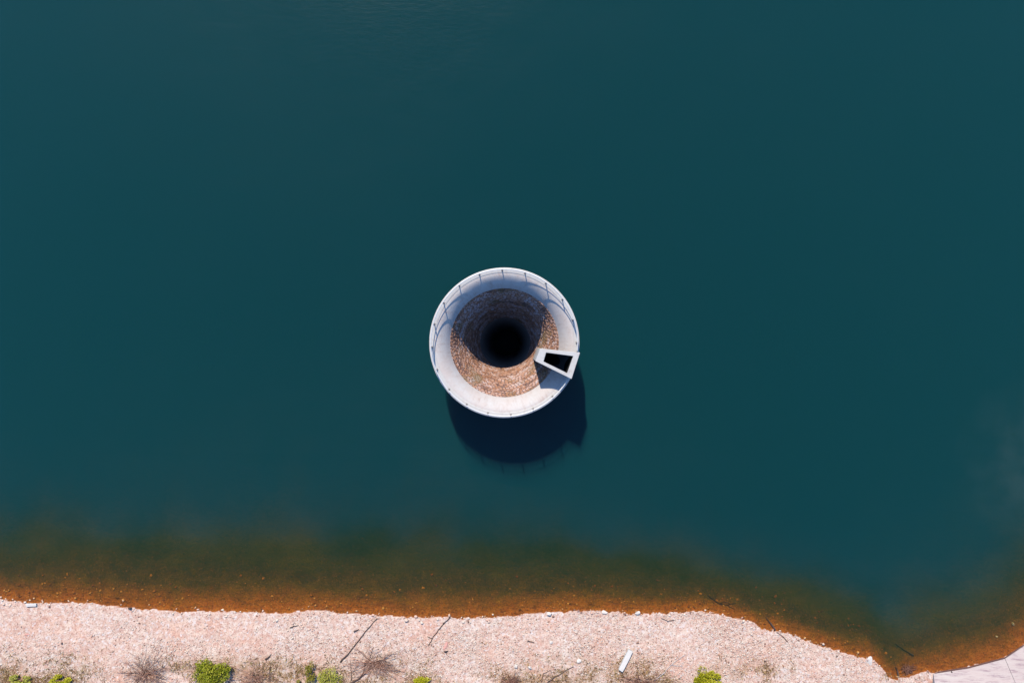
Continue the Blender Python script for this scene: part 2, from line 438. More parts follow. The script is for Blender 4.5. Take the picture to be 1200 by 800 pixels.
# the grid is coarse here, so the hole is closed against the tower wall by the wall's own footing
F = F[keep]
terrain = mesh_obj("shore_and_lake_bed", V, F, M_SHORE, smooth=True)
at_ = terrain.data.attributes.new("soil", 'FLOAT', 'POINT')
at_.data.foreach_set("value", soil(V[:, 0], V[:, 1]).astype(np.float32))
tag(terrain, "pale pink gravel shore sloping down into rust coloured lake bed", kind="structure")

# water body: one closed mesh with a round hole where the tower stands
NR = 128; HR = 4.05; WB = -9.2; WE = 400.0
ring = [(TX + HR * math.cos(2 * math.pi * a / NR), TY + HR * math.sin(2 * math.pi * a / NR)) for a in range(NR)]
def sq(a):
    c_, s_ = math.cos(2 * math.pi * a / NR), math.sin(2 * math.pi * a / NR); m = max(abs(c_), abs(s_))
    return (WE * c_ / m, WE * s_ / m)
outer = [sq(a) for a in range(NR)]
wv = [(x, y, 0) for x, y in ring] + [(x, y, 0) for x, y in outer] + [(x, y, WB) for x, y in ring] + [(x, y, WB) for x, y in outer]
wf = []
for a in range(NR):
    b = (a + 1) % NR
    wf += [(a, NR + a, NR + b, b), (2 * NR + a, 2 * NR + b, 3 * NR + b, 3 * NR + a),
           (NR + a, 3 * NR + a, 3 * NR + b, NR + b), (a, b, 2 * NR + b, 2 * NR + a)]
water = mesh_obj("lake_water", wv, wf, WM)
tag(water, "still deep teal lake water, clear and orange at the shallow edge", kind="structure")

# brown silt stirred up along the shore: a thin layer of murk hugging the lake bed
SM = bpy.data.materials.new("suspended_silt"); SM.use_nodes = True
t = SM.node_tree; t.nodes.clear()
out = t.nodes.new("ShaderNodeOutputMaterial"); va = t.nodes.new("ShaderNodeVolumeAbsorption")
va.inputs["Color"].default_value = (0.95, 0.84, 0.0, 1); va.inputs["Density"].default_value = 2.0
t.links.new(va.outputs[0], out.inputs["Volume"])
sx_ = np.arange(-80, 80.1, 0.6)
NS = 40
spx = 600 + sx_ / S
sy0 = (400 - np.interp(spx, SHORE[:, 0], SHORE[:, 1])) * S - 0.8       # a little inland
tt = np.linspace(0, 1, NS) ** 1.4
gx2 = np.repeat(sx_[:, None], NS, 1); gy2 = sy0[:, None] + 17.0 * tt[None]
gb = height(gx2, gy2, False)
thick_ = (2.6 + 1.0 * np.exp(-((gx2 + 10) / 22) ** 2)) * (1 - 0.9 * tt[None]) + 0.02
thick_ = thick_ * (1 + 0.45 * fbm(gx2 * 0.09, gy2 * 0.16, 131, 3) + 0.2 * fbm(gx2 * 0.35, gy2 * 0.5, 137, 3))
raw_ = gb + thick_                                                     # eases from the surface down to the bed
top_ = -0.012 - 0.45 * np.log1p(np.exp(np.clip(-raw_ / 0.45, -30, 30))) * np.clip(-raw_ * 0.8 + 0.9, 0, 1)
top_ = np.maximum(top_, np.minimum(gb + 0.05, -0.012)); bot_ = np.minimum(gb - 0.35, -0.4)
n1 = len(sx_)
SV = np.concatenate([np.stack([gx2, gy2, top_], 2).reshape(-1, 3), np.stack([gx2, gy2, bot_], 2).reshape(-1, 3)])
SF = []
nn = n1 * NS
for a in range(n1 - 1):
    for c_ in range(NS - 1):
        q0 = a * NS + c_
        SF.append((q0, q0 + NS, q0 + NS + 1, q0 + 1)); SF.append((nn + q0, nn + q0 + 1, nn + q0 + NS + 1, nn + q0 + NS))
for a in range(n1 - 1):
    for c_ in (0, NS - 1):
        q0 = a * NS + c_; q1 = q0 + NS
        SF.append((q0, nn + q0, nn + q1, q1) if c_ == 0 else (q1, nn + q1, nn + q0, q0))
for c_ in range(NS - 1):
    for a in (0, n1 - 1):
        q0 = a * NS + c_; q1 = q0 + 1
        SF.append((q1, nn + q1, nn + q0, q0) if a == 0 else (q0, nn + q0, nn + q1, q1))
silt = mesh_obj("suspended_silt", SV, SF, SM)
tag(silt, "brown silt clouding the shallow water along the shore", "silt", kind="stuff")

# ------------------------------------------------------------------ bellmouth spillway tower
tower = empty("bellmouth_spillway", (TX, TY, 0))
tag(tower, "round white concrete bellmouth spillway with stone lined funnel standing in the lake", "spillway")
# inner profile: radius, height relative to the crest
PROF = np.array([(7.34, -0.04), (7.30, 0.0), (6.84, 0.0), (6.80, -0.035), (6.62, -0.07), (6.42, -0.17), (6.2, -0.34), (5.95, -0.59), (5.7, -0.91), (5.42, -1.38),
                 (5.1, -1.95), (4.75, -2.68), (4.4, -3.5), (4.05, -4.45), (3.7, -5.55), (3.35, -6.8), (3.05, -8.0), (2.80, -9.1),
                 (2.58, -10.6), (2.4, -12.5), (2.2, -15), (1.7, -24)])
NB = 9                                     # last concrete point (block edge)
NBE = 17                                   # last block point
def densify(p, n=5):
    """Catmull-Rom through the points"""
    o = []
    for i in range(len(p) - 1):
        p0 = p[max(i - 1, 0)]; p1 = p[i]; p2 = p[i + 1]; p3 = p[min(i + 2, len(p) - 1)]
        for q in range(n):
            u = q / n
            o.append(0.5 * ((2 * p1) + (-p0 + p2) * u + (2 * p0 - 5 * p1 + 4 * p2 - p3) * u * u + (-p0 + 3 * p1 - 3 * p2 + p3) * u ** 3))
    o.append(p[-1]); return np.array(o)
def lathe(name, prof, mat, parent, n=192, smooth=True, skip=None):
    v = []; f = []
    for (r, z_) in prof:
        for a in range(n):
            w = 2 * math.pi * a / n
            v.append((r * math.cos(w), r * math.sin(w), z_ + RIM))
    for i in range(len(prof) - 1):
        for a in range(n):
            b = (a + 1) % n
            q = (i * n + a, i * n + b, (i + 1) * n + b, (i + 1) * n + a)
            if skip:
                cx = sum(v[t_][0] for t_ in q) / 4; cy = sum(v[t_][1] for t_ in q) / 4
                if skip(cx, cy): continue
            f.append(q[::-1])
    return mesh_obj(name, v, f, mat, parent, smooth)

# vent box footprint on top (photo corners taken at its own height)
BOX_TOP = RIM + 2.0
def bx(px, py):
    p = at(px, py, BOX_TOP); return (p.x - TX, p.y - TY)
BO = [bx(633, 408.5), bx(679.8, 413), bx(669.8, 444), bx(627.5, 423)]
BI = [bx(640, 413), bx(671.9, 417.2), bx(664.8, 437.2), bx(636.9, 423.6)]
def inside(poly, x, y):
    s_ = []
    for a in range(4):
        x0, y0 = poly[a]; x1, y1 = poly[(a + 1) % 4]
        s_.append((x1 - x0) * (y - y0) - (y1 - y0) * (x - x0))
    return all(t_ > 0 for t_ in s_) or all(t_ < 0 for t_ in s_)
in_box = lambda x, y: inside(BI, x, y)

crest = lathe("crest", PROF[:4], M_CONC, tower, 256, False, in_box)
for p_ in crest.data.polygons: p_.use_smooth = abs(p_.normal.z) > 0.99
slope = lathe("crest_slope", densify(PROF[3:NB + 1], 4), M_CONC2, tower, 256, True, in_box)
bed = lathe("mortar_bed", densify(PROF[NB:NBE + 1] + np.array([0.0, -0.02]), 4) + np.array([0.02, 0.0]), M_MORTAR, tower, 192, True, in_box)
shaft = lathe("shaft_lining", densify(PROF[NBE:], 4), M_GREY, tower, 96)
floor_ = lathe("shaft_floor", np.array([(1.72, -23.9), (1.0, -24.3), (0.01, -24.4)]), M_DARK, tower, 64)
shell_p = np.array([(7.34, -0.04), (7.34, -0.62), (7.18, -0.72), (6.3, -1.75), (5.5, -3.0), (4.85, -4.3), (4.5, -5.3), (4.4, -6.5), (4.4, -10.5), (5.4, -11.2), (5.6, -14.4)])
shell = lathe("outer_wall", shell_p[::-1], M_GREY, tower, 192)
for p_ in shell.data.polygons: p_.use_smooth = True

# block lining: every block a raised stone with its own tone, far too small to pick out singly
dp = densify(PROF[NB:NBE + 1], 12)
al = np.concatenate([[0], np.cumsum(np.hypot(*np.diff(dp, axis=0).T))])
def prof_at(s_): return np.interp(s_, al, dp[:, 0]), np.interp(s_, al, dp[:, 1])
v = []; f = []; ta = []
NC = 40
for ci in range(NC):
    s0 = al[-1] * ci / NC; s1 = al[-1] * (ci + 1) / NC
    rm = prof_at((s0 + s1) / 2)[0]
    nb = max(12, int(2 * math.pi * rm / 0.36)); off = random.random()
    edges = [(q + off + random.uniform(-0.14, 0.14)) / nb for q in range(nb)]
    for q in range(nb):
        a0 = edges[q]; a1 = edges[(q + 1) % nb] + (1 if q == nb - 1 else 0)
        ga = 0.02 / (2 * math.pi * rm)
        a0 += ga; a1 -= ga
        am = (a0 + a1) * math.pi
        if in_box(rm * math.cos(am), rm * math.sin(am)): continue
        pr = random.uniform(0.01, 0.05)
        base = len(v)
        for lay in (0, 1):
            for ss, aa in ((s0, a0), (s0, a1), (s1, a1), (s1, a0)):
                sg = 0.02 + (0.01 if lay else 0)
                ss2 = ss + sg if ss == s0 else ss - sg
                if ci == 0 and ss == s0: ss2 = ss + random.uniform(-0.1, 0.06)
                r0, z0 = prof_at(max(ss2, 0)); r1, z1 = prof_at(max(ss2, 0) + 0.05)
                if ss2 + 0.05 > al[-1]: r1, z1 = r0 - 0.01, z0 - 0.05
                tx, tz = r1 - r0, z1 - z0; L = math.hypot(tx, tz)
                nr, nz = tz / L, -tx / L            # toward the axis and up
                h_ = pr + random.uniform(-0.01, 0.01) if lay else -0.05
                w = aa * 2 * math.pi + (0.006 if aa == a0 else -0.006) * lay
                r = r0 + nr * h_
                v.append((r * math.cos(w), r * math.sin(w), RIM + z0 + nz * h_))
        f += [tuple(base + t_ for t_ in qd) for qd in ((4, 5, 6, 7), (0, 1, 5, 4), (1, 2, 6, 5), (2, 3, 7, 6), (3, 0, 4, 7))]
        tn = float(np.clip(0.5 + 0.33 * fbm(np.array([am * 3.0]), np.array([ci * 0.30]), 41, 3)[0] * 1.6 + random.uniform(-0.32, 0.32), 0, 1))
        if ci < 2: tn *= 0.75
        ta += [tn] * 5
blocks = mesh_obj("stone_blocks", v, f, M_BLOCK, tower, False, ta)
tag(blocks, "courses of rust and pale pink stone blocks lining the funnel", kind="stuff")

# vent box: hollow white concrete pier standing on the crest and funnel slope
def prof_z(r): return float(np.interp(r, PROF[::-1, 0], PROF[::-1, 1]))
v = []
rr = [math.hypot(*p) for p in BO]
zb = [max(prof_z(rr[0]) - 0.6, -6.8), -0.30, -0.30, max(prof_z(rr[3]) - 0.6, -6.8)]
for p in BO: v.append((*p, BOX_TOP))
for p in BI: v.append((*p, BOX_TOP))
sc_in = 0.985
for p, z_ in zip(BO, zb): v.append((p[0] * (1 if z_ < -1 else 0.995), p[1] * (1 if z_ < -1 else 0.995), RIM + z_))
zi = [-5.2, -1.3, -1.3, -5.2]
for p, z_ in zip(BI, zi): v.append((*p, RIM + z_))
f = []
for a in range(4):
    b = (a + 1) % 4
    f += [(a, b, 4 + b, 4 + a), (4 + a, 4 + b, 12 + b, 12 + a)]
    if a in (0, 2):                        # long side walls: their foot follows the bell of the funnel
        side = [8 + a]
        for u in (0.25, 0.5, 0.75):
            mx_, my_ = BO[a][0] + (BO[b][0] - BO[a][0]) * u, BO[a][1] + (BO[b][1] - BO[a][1]) * u
            v.append((mx_, my_, RIM + prof_z(math.hypot(mx_, my_)) - 0.25)); side.append(len(v) - 1)
        f.append((a, *side, 8 + b, b))
    else:
        f.append((a, 8 + a, 8 + b, b))
vent = mesh_obj("vent_box", v, f, M_CONC, tower)
m_ = vent.modifiers.new("bevel", 'BEVEL'); m_.width = 0.035; m_.segments = 2
fl = [v[12 + a] for a in range(4)]
ctr = np.mean(np.array(fl), 0)
fl2 = [(ctr[0] + (p[0] - ctr[0]) * 1.04, ctr[1] + (p[1] - ctr[1]) * 1.04, p[2] + 0.05) for p in fl]
vf = mesh_obj("vent_floor", fl2 + [(p[0], p[1], p[2] - 0.2) for p in fl2],
              [(0, 1, 2, 3), (7, 6, 5, 4), (0, 4, 5, 1), (1, 5, 6, 2), (2, 6, 7, 3), (3, 7, 4, 0)], M_DARK, vent)  # near-black floor in place of the vent's shaded depth
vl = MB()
for a in range(4):                         # near-black sheets painted for the shade inside the vent
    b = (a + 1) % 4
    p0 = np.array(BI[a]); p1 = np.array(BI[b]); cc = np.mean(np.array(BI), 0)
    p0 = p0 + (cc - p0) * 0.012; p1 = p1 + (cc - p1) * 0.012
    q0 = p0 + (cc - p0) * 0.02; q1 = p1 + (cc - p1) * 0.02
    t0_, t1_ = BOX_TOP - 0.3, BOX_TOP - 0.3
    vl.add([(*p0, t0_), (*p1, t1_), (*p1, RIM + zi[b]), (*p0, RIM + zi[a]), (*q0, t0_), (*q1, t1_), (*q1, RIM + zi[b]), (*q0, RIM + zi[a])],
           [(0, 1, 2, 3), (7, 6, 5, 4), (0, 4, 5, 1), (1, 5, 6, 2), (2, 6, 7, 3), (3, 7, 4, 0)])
vl.build("vent_shade", M_DARK, vent)

# railing round the crest
railing = empty("railing", (0, 0, RIM), tower)
PR = 7.06
angs = [91.7 + 18.35 * q for q in range(-5, 13)]
post_me = None
for a in angs:
    w = math.radians(a)
    if post_me is None:
        mb = MB()
        mb.tube([(0, 0, -0.02), (0, 0, 1.16)], 0.052, 8)
        mb.add([(-.1, -.1, 0), (.1, -.1, 0), (.1, .1, 0), (-.1, .1, 0), (-.1, -.1, .02), (.1, -.1, .02), (.1, .1, .02), (-.1, .1, .02)],
               [(4, 5, 6, 7), (0, 1, 5, 4), (1, 2, 6, 5), (2, 3, 7, 6), (3, 0, 4, 7)])
        o = mb.build("post", M_POST, railing); post_me = o.data
    else:
        o = bpy.data.objects.new("post", post_me); COL.objects.link(o); o.parent = railing
    o.location = (PR * math.cos(w), PR * math.sin(w), 0); o.rotation_euler = (0, 0, w)
for nm, hz, rad in (("lower_rail", 0.62, 0.032), ("upper_rail", 1.13, 0.044)):
    mb = MB()
    aa = np.linspace(-7.5, 330.5, 180)
    mb.tube([(PR * math.cos(math.radians(a)), PR * math.sin(math.radians(a)), hz) for a in aa], rad, 8)
    mb.build(nm, M_RAIL, railing, True)

# ------------------------------------------------------------------ concrete apron at the corner of the shore
apron = empty("concrete_apron", ground(1185, 790))
tag(apron, "pale concrete apron paving the bank in the bottom right corner", "apron")
def slab(name, pts_px, mat, thick, lift0, slope_, parent):
    """pts: (px, py, landward metres); flat panel sloping up from the waterline"""
    top = []
    for px, py, z_ in pts_px:
        top.append(at(px, py, z_))
    v = [tuple(p - apron.location) for p in top] + [tuple(p - apron.location - Vector((0, 0, thick))) for p in top]
    n = len(top)
    f = [tuple(range(n)), tuple(range(n, 2 * n))[::-1]] + [(q, n + q, n + (q + 1) % n, (q + 1) % n) for q in range(n)]
    o = mesh_obj(name, v, f, mat, parent)
    me = o.data
    bm = bmesh.new(); bm.from_mesh(me); bmesh.ops.recalc_face_normals(bm, faces=bm.faces); bm.to_mesh(me); bm.free()
    m = o.modifiers.new("bevel", 'BEVEL'); m.width = 0.012; m.segments = 1
    return o
Z0 = 0.14
slab("panel", [(1094, 789.5, Z0), (1136, 783, Z0), (1177.85, 771.9, Z0), (1189.1, 798, 1.0), (1196.9, 815, 1.6), (1100, 832, 1.6)], M_APRON, 0.7, 0, 0, apron)
slab("panel", [(1178.15, 771.8, Z0), (1200, 757, Z0), (1300, 699, Z0), (1320, 760, 1.6), (1197.2, 815, 1.6), (1189.4, 798, 1.0)], M_APRON, 0.7, 0, 0, apron)
slab("panel", [(1100, 833.6, 1.63), (1196, 816.6, 1.63), (1320, 761.6, 1.63), (1360, 900, 2.6), (1110, 930, 2.6)], M_APRON, 0.9, 0, 0, apron)
slab("toe_beam", [(1100, 786.5, 0.06), (1136, 780.8, 0.06), (1177.6, 769.8, 0.06), (1200, 754.8, 0.06), (1300, 697, 0.06),
                  (1300, 698.6, 0.06), (1200, 756.6, 0.06), (1178, 771.4, 0.06), (1136, 782.6, 0.06), (1094, 789.2, 0.06)], M_STAIN, 0.5, 0, 0, apron)

# ------------------------------------------------------------------ gravel
ICO = None
def ico():
    bm = bmesh.new(); bmesh.ops.create_icosphere(bm, subdivisions=1, radius=1.0)
    v = np.array([p.co[:] for p in bm.verts]); f = np.array([[q.index for q in g.verts] for g in bm.faces]); bm.free()
    return v, f
IV, IF = ico()
IF = IF.copy()
def stones(n, ybounds, size, seed, dens):
    g = np.random.default_rng(seed)
    x = g.uniform(-57, 57, n * 3); y = g.uniform(*ybounds, n * 3)
    px = 600 + x / S; py = 400 - y / S
    sh = (py - np.interp(px, SHORE[:, 0], SHORE[:, 1])) * S
    pr = dens(x, y, sh) * (px < 1088)
    ok = g.uniform(0, 1, n * 3) < pr
    x = x[ok][:n]; y = y[ok][:n]; m = len(x)
    zz = height(x, y)
    sz = size[0] + (size[1] - size[0]) * g.uniform(0, 1, m) ** 3
    sc = np.stack([g.uniform(0.7, 1.3, m), g.uniform(0.6, 1.0, m), g.uniform(0.35, 0.7, m)], 1) * sz[:, None]
    ang = g.uniform(0, 2 * np.pi, m); ca, sa = np.cos(ang), np.sin(ang)
    P = IV[None] * (1 + 0.22 * g.standard_normal((m, len(IV), 1))) * sc[:, None]
    X = P[..., 0] * ca[:, None] - P[..., 1] * sa[:, None]; Y = P[..., 0] * sa[:, None] + P[..., 1] * ca[:, None]
    P = np.stack([X + x[:, None], Y + y[:, None], P[..., 2] + (zz + sc[:, 2] * 0.25)[:, None]], 2).reshape(-1, 3)
    Fc = (IF[None] + (np.arange(m) * len(IV))[:, None, None]).reshape(-1, 3)
    tn = np.clip(g.uniform(0, 1, m) ** 0.8, 0, 1)
    return P, Fc, np.repeat(tn, len(IF)), m
def dens_a(x, y, sh):
    d = np.clip(0.40 + 1.0 * fbm(x * 0.22, y * 0.5, 61, 4) + 0.007 * (x + 5), 0.04, 1)
    return d * np.clip((sh + 0.25) / 0.5, 0, 1)
P, Fc, tn, m = stones(60000, (-41, -26), (0.025, 0.105), 5, dens_a)
gravel = mesh_obj("beach_gravel", P, Fc, M_STONE, attr=tn)
tag(gravel, "loose pale pink and grey gravel covering the shore", "gravel", kind="stuff")
def dens_b(x, y, sh): return np.where(sh > 0, np.exp(-sh ** 2 / 0.2), np.exp(sh / 1.3)) * np.clip(0.45 + fbm(x * 0.4, y * 0.4, 77, 3), 0, 1)
P, Fc, tn, m = stones(9000, (-38, -24), (0.04, 0.19), 9, dens_b)
edge = mesh_obj("waterline_stones", P, Fc, M_STONE, attr=tn)
tag(edge, "small stones lying along the waterline", "gravel", kind="stuff")

# single larger rocks
def rock(name, px, py, sx, sy, sz, mat, label, cat="rock", group=None, seed=0, rz=0.0, sink=0.3):
    p = ground(px, py)
    bm = bmesh.new(); bmesh.ops.create_icosphere(bm, subdivisions=3, radius=1.0)
    g = random.Random(seed * 31 + 5)
    planes = [(Vector((g.gauss(0, 1), g.gauss(0, 1), g.gauss(0, 1))).normalized(), g.uniform(0.4, 0.8)) for _ in range(11)]
    for v_ in bm.verts:
        d = v_.co.copy()
        for n_, h_ in planes:
            e = d.dot(n_) - h_
            if e > 0: d -= n_ * e
        d *= 1 + 0.05 * g.uniform(-1, 1)
        v_.co = (d.x * sx, d.y * sy, (d.z + 1 - 2 * sink) * sz)
    me = bpy.data.meshes.new(name); bm.to_mesh(me); bm.free(); me.materials.append(mat)
    o = bpy.data.objects.new(name, me); COL.objects.link(o)
    o.location = p; o.rotation_euler = (0, 0, rz)
    tag(o, label, cat, group)
    return o
rock("rock", 643.5, 718, 0.34, 0.27, 0.22, M_WROCK, "white rock at the waterline, leftmost of three right of centre", seed=1)
rock("rock", 708.5, 716.5, 0.32, 0.24, 0.18, M_WROCK, "low white rock at the waterline, middle one of three right of centre", seed=2)
rock("rock", 747, 717.5, 0.36, 0.22, 0.2, M_WROCK, "white oblong rock at the waterline above the white beam", seed=3, rz=0.1)
rock("rock", 679.5, 773.5, 0.36, 0.28, 0.2, M_WROCK, "white angular rock on the gravel left of the white beam", seed=4, rz=0.5)
rock("rock", 604.5, 780, 0.25, 0.24, 0.18, M_WROCK, "small white rock on the gravel at bottom centre", seed=5)
rock("rock", 621, 782, 0.25, 0.24, 0.2, M_WROCK, "cream rock right of the small white rock at bottom centre", seed=6)
rock("rock", 645.5, 752.5, 0.24, 0.2, 0.15, M_WROCK, "pale rock on the open gravel below the leftmost waterline rock", seed=7)
rock("rock", 152.5, 712, 0.22, 0.16, 0.22, M_DROCK, "small dark rock standing at the waterline on the left", seed=8)
rock("rock", 73, 753, 0.11, 0.11, 0.12, M_DROCK, "tiny dark stone alone on pale gravel at far left", seed=9)
rock("rock", 522.5, 757, 0.22, 0.58, 0.07, M_RROCK, "flat salmon red slab of rock lying near the forked stick", seed=10, rz=-0.25)
rock("rock", 31, 743, 0.32, 0.13, 0.06, M_RROCK, "flat salmon red stone on the gravel at far left", seed=11)
rock("rock", 896, 774, 0.13, 0.1, 0.12, M_DROCK, "small dark stone right of the lime bush", seed=12)
rock("rock", 1186, 730.5, 0.14, 0.22, 0.3, M_WROCK, "pale stone under water nearest the right edge", seed=13)
rock("rock", 1167, 745, 0.11, 0.12, 0.25, M_WROCK, "small pale stone under shallow water above the concrete apron", seed=14)
rock("rock", 1019, 773, 0.40, 0.62, 0.07, M_WROCK, "patch of bright sand at the tip of the gravel point, shaped as a flat slab", seed=15, rz=0.5)  # flat rock shape standing in for a patch of bright sand
rock("rock", 1115, 786.5, 0.22, 0.12, 0.14, M_DROCK, "dark stone against the edge of the concrete apron", seed=16, rz=0.2)

# ------------------------------------------------------------------ driftwood
def beam(name, px0, py0, px1, py1, w, h, mat, label, cat):
    a = ground(px0, py0); b = ground(px1, py1); d = b - a; L = d.length
    o_loc = (a + b) / 2
    mb = MB()
    n = 7; v = []; f = []
    for q in range(n):
        x = (q / (n - 1) - 0.5) * L; jw = 1 + random.uniform(-0.06, 0.06)
        for sy, sz_ in ((-1, 0), (1, 0), (1, 1), (-1, 1)):
            v.append((x + (random.uniform(-.05, .05) if q in (0, n - 1) else 0), sy * w / 2 * jw, sz_ * h * (1 + random.uniform(-.05, .05))))
    for q in range(n - 1):
        for s_ in range(4):
            f.append((q * 4 + s_, q * 4 + (s_ + 1) % 4, q * 4 + 4 + (s_ + 1) % 4, q * 4 + 4 + s_))
    f += [(3, 2, 1, 0), ((n - 1) * 4, (n - 1) * 4 + 1, (n - 1) * 4 + 2, (n - 1) * 4 + 3)]
    mb.add(v, f)
    o = mb.build(name, mat, None, False, o_loc + Vector((0, 0, 0.02)), 0.03)
    bm = bmesh.new(); bm.from_mesh(o.data); bmesh.ops.recalc_face_normals(bm, faces=bm.faces); bm.to_mesh(o.data); bm.free()
    o.rotation_euler = (0, -math.asin(d.z / L), math.atan2(d.y, d.x))
    tag(o, label, cat); return o
beam("timber_beam", 726.5, 784.5, 738.5, 760.5, 0.50, 0.34, M_WOOD, "white squared timber beam lying aslant on the gravel", "beam")
beam("driftwood_plank", 31.5, 708.3, 43.5, 707.8, 0.30, 0.16, M_WOOD, "short white plank washed up at the waterline on the left", "plank")

def branch(name, pts_px, r0, r1, mat, label, cat="branch", forks=(), lift=0.04, under=False):
    base = ground(*pts_px[0])
    def path(pp):
        o = []
        for i in range(len(pp) - 1):
            for q in range(4):
                u = q / 4
                o.append((pp[i][0] + (pp[i + 1][0] - pp[i][0]) * u + random.uniform(-.35, .35), pp[i][1] + (pp[i + 1][1] - pp[i][1]) * u + random.uniform(-.35, .35)))
        o.append(pp[-1])
        return [ground(*p) + Vector((0, 0, lift + random.uniform(0, .05))) - base for p in o]
    p = path(pts_px)
    mb = MB(); mb.tube(p, list(np.linspace(r0, r1, len(p))), 7)
    if not forks:
        o = mb.build(name, mat, None, True, base); tag(o, label, cat); return o
    root = empty(name, base); tag(root, label, cat)
    mb.build("stem", mat, root, True)
    for fk in forks:
        q = path(fk); mb = MB(); mb.tube(q, list(np.linspace((r0 + r1) * 0.42, r1 * 0.7, len(q))), 6); mb.build("twig", mat, root, True)
    return root
branch("fallen_branch", [(399, 775), (410, 763), (420, 750), (431, 736), (442, 724)], 0.085, 0.03, M_BARK, "long straight dark stick lying across the gravel left of centre")
branch("fallen_branch", [(502, 756), (508, 745), (516, 735), (522, 728), (528, 722.5)], 0.035, 0.05, M_BARK, "forked dark stick reaching the waterline near the middle", forks=[[(506, 748), (501, 745)], [(522, 728), (519, 730)]])
branch("fallen_branch", [(409, 801), (420, 795), (425, 789), (428, 778), (436, 770)], 0.09, 0.02, M_BARK, "dark curved branch under the reddish brush at lower centre left",
       forks=[[(420, 795), (429, 788), (437, 781)], [(412, 796), (411.5, 785), (411, 773)], [(428, 779), (432, 774), (438, 757)]])
branch("fallen_branch", [(639, 801), (648, 794), (658, 788), (672, 780)], 0.06, 0.02, M_BARK, "thin dark twiggy branch between white rocks at bottom centre",
       forks=[[(648, 794), (646, 786)], [(634, 799), (637, 788), (646, 784)]])
branch("fallen_branch", [(767, 797), (778, 787), (790, 775), (803, 766)], 0.05, 0.02, M_PALEBR, "pale bleached branch between the white beam and lime bush", forks=[[(787, 778), (800, 780)]])
branch("fallen_branch", [(311, 772), (315, 769), (318, 766)], 0.10, 0.03, M_BARK, "short thick dark stick right of the green bush")
branch("fallen_branch", [(316, 795), (316.5, 787), (317, 779)], 0.10, 0.04, M_BARK, "upright dark stub of wood among dry weeds by the green bush")
branch("fallen_branch", [(415, 739.5), (418, 737.5), (421, 737)], 0.07, 0.03, M_BARK, "tiny bent dark twig left of the long straight stick")
branch("fallen_branch", [(340, 734.5), (345, 733), (350, 732)], 0.05, 0.02, M_BARK, "tiny thin stick on the gravel near the waterline bulge")
branch("fallen_branch", [(521, 763), (525, 762)], 0.09, 0.05, M_DROCK, "dark chunk of wood at the end of the salmon slab")
branch("fallen_branch", [(618, 750), (622, 751), (626, 752.5)], 0.05, 0.03, M_BARK, "tiny dark stick on the gravel below the middle of the shore")
branch("fallen_branch", [(923, 751), (917, 745), (910, 740)], 0.04, 0.02, M_BARK, "thin stick on the gravel by the notch in the shoreline")
branch("fallen_branch", [(775, 724), (783, 727), (790, 726)], 0.03, 0.03, M_BARK, "faint curved twig near the waterline above the white beam")
branch("submerged_branch", [(908, 737), (903, 730), (897, 722)], 0.09, 0.04, M_BARK, "dark stick under orange water at the shoreline notch", lift=0.1)
branch("submerged_branch", [(1070, 767), (1064, 763), (1057, 759), (1049, 753)], 0.09, 0.05, M_BARK, "sunken dark stick lying aslant in the corner inlet", lift=0.12)
branch("submerged_branch", [(1052, 791), (1051, 785), (1049, 780)], 0.08, 0.05, M_BARK, "short upright dark stick under water in the corner inlet", lift=0.1)
branch("submerged_branch", [(829, 697), (837, 703), (843, 707), (852, 708), (860, 713)], 0.06, 0.035, M_WEED, "dark waterlogged branch under orange water right of centre", lift=0.03,
       forks=[[(837, 703), (839, 697)], [(824, 703), (826, 707)], [(843, 707), (848, 704), (856, 707)], [(852, 708), (862, 706)]])

# ------------------------------------------------------------------ plants
def leaves(n, rx, ry, h, clumps, lsize, seed, upright=0.0, elong=1.6):
    g = np.random.default_rng(seed)
    cl = []
    for q in range(clumps):
        a = g.uniform(0, 2 * np.pi); r = math.sqrt(g.uniform(0, 1)) * 0.85
        cl.append((rx * r * math.cos(a), ry * r * math.sin(a), h * (1 - 0.6 * r * r) * g.uniform(0.45, 1.0), g.uniform(0.16, 0.36), g.uniform(-0.3, 0.3)))
    v = []; f = []; ta = []
    for q in range(n):
        cx, cy, cz, cr, ct = cl[g.integers(len(cl))]
        d = g.standard_normal(3); d /= np.linalg.norm(d); rad = g.uniform(0.3, 1.0) ** 0.5
        p = np.array([cx, cy, cz]) + d * rad * cr * np.array([rx, ry, h * 0.8]) * 1.1
        p[2] = max(p[2], 0.03)
        u = g.standard_normal(3) + np.array([p[0] / rx, p[1] / ry, upright * 2]); u /= np.linalg.norm(u)
        w = np.cross(u, g.standard_normal(3) * 0.55 + np.array([-0.1, 0.4, 0.9])); w /= np.linalg.norm(w)
        L = lsize * g.uniform(0.6, 1.3); W = L / elong
        b = len(v)
        nrm = np.cross(u, w) * L * 0.12
        v += [p - u * L * .5, p + w * W * .5 - nrm, p + u * L * .5, p - w * W * .5 - nrm]
        f.append((b, b + 1, b + 2, b + 3)); ta.append(float(np.clip(0.5 + ct + g.uniform(-0.4, 0.4), 0, 1)))
    return np.array(v), np.array(f), ta, cl
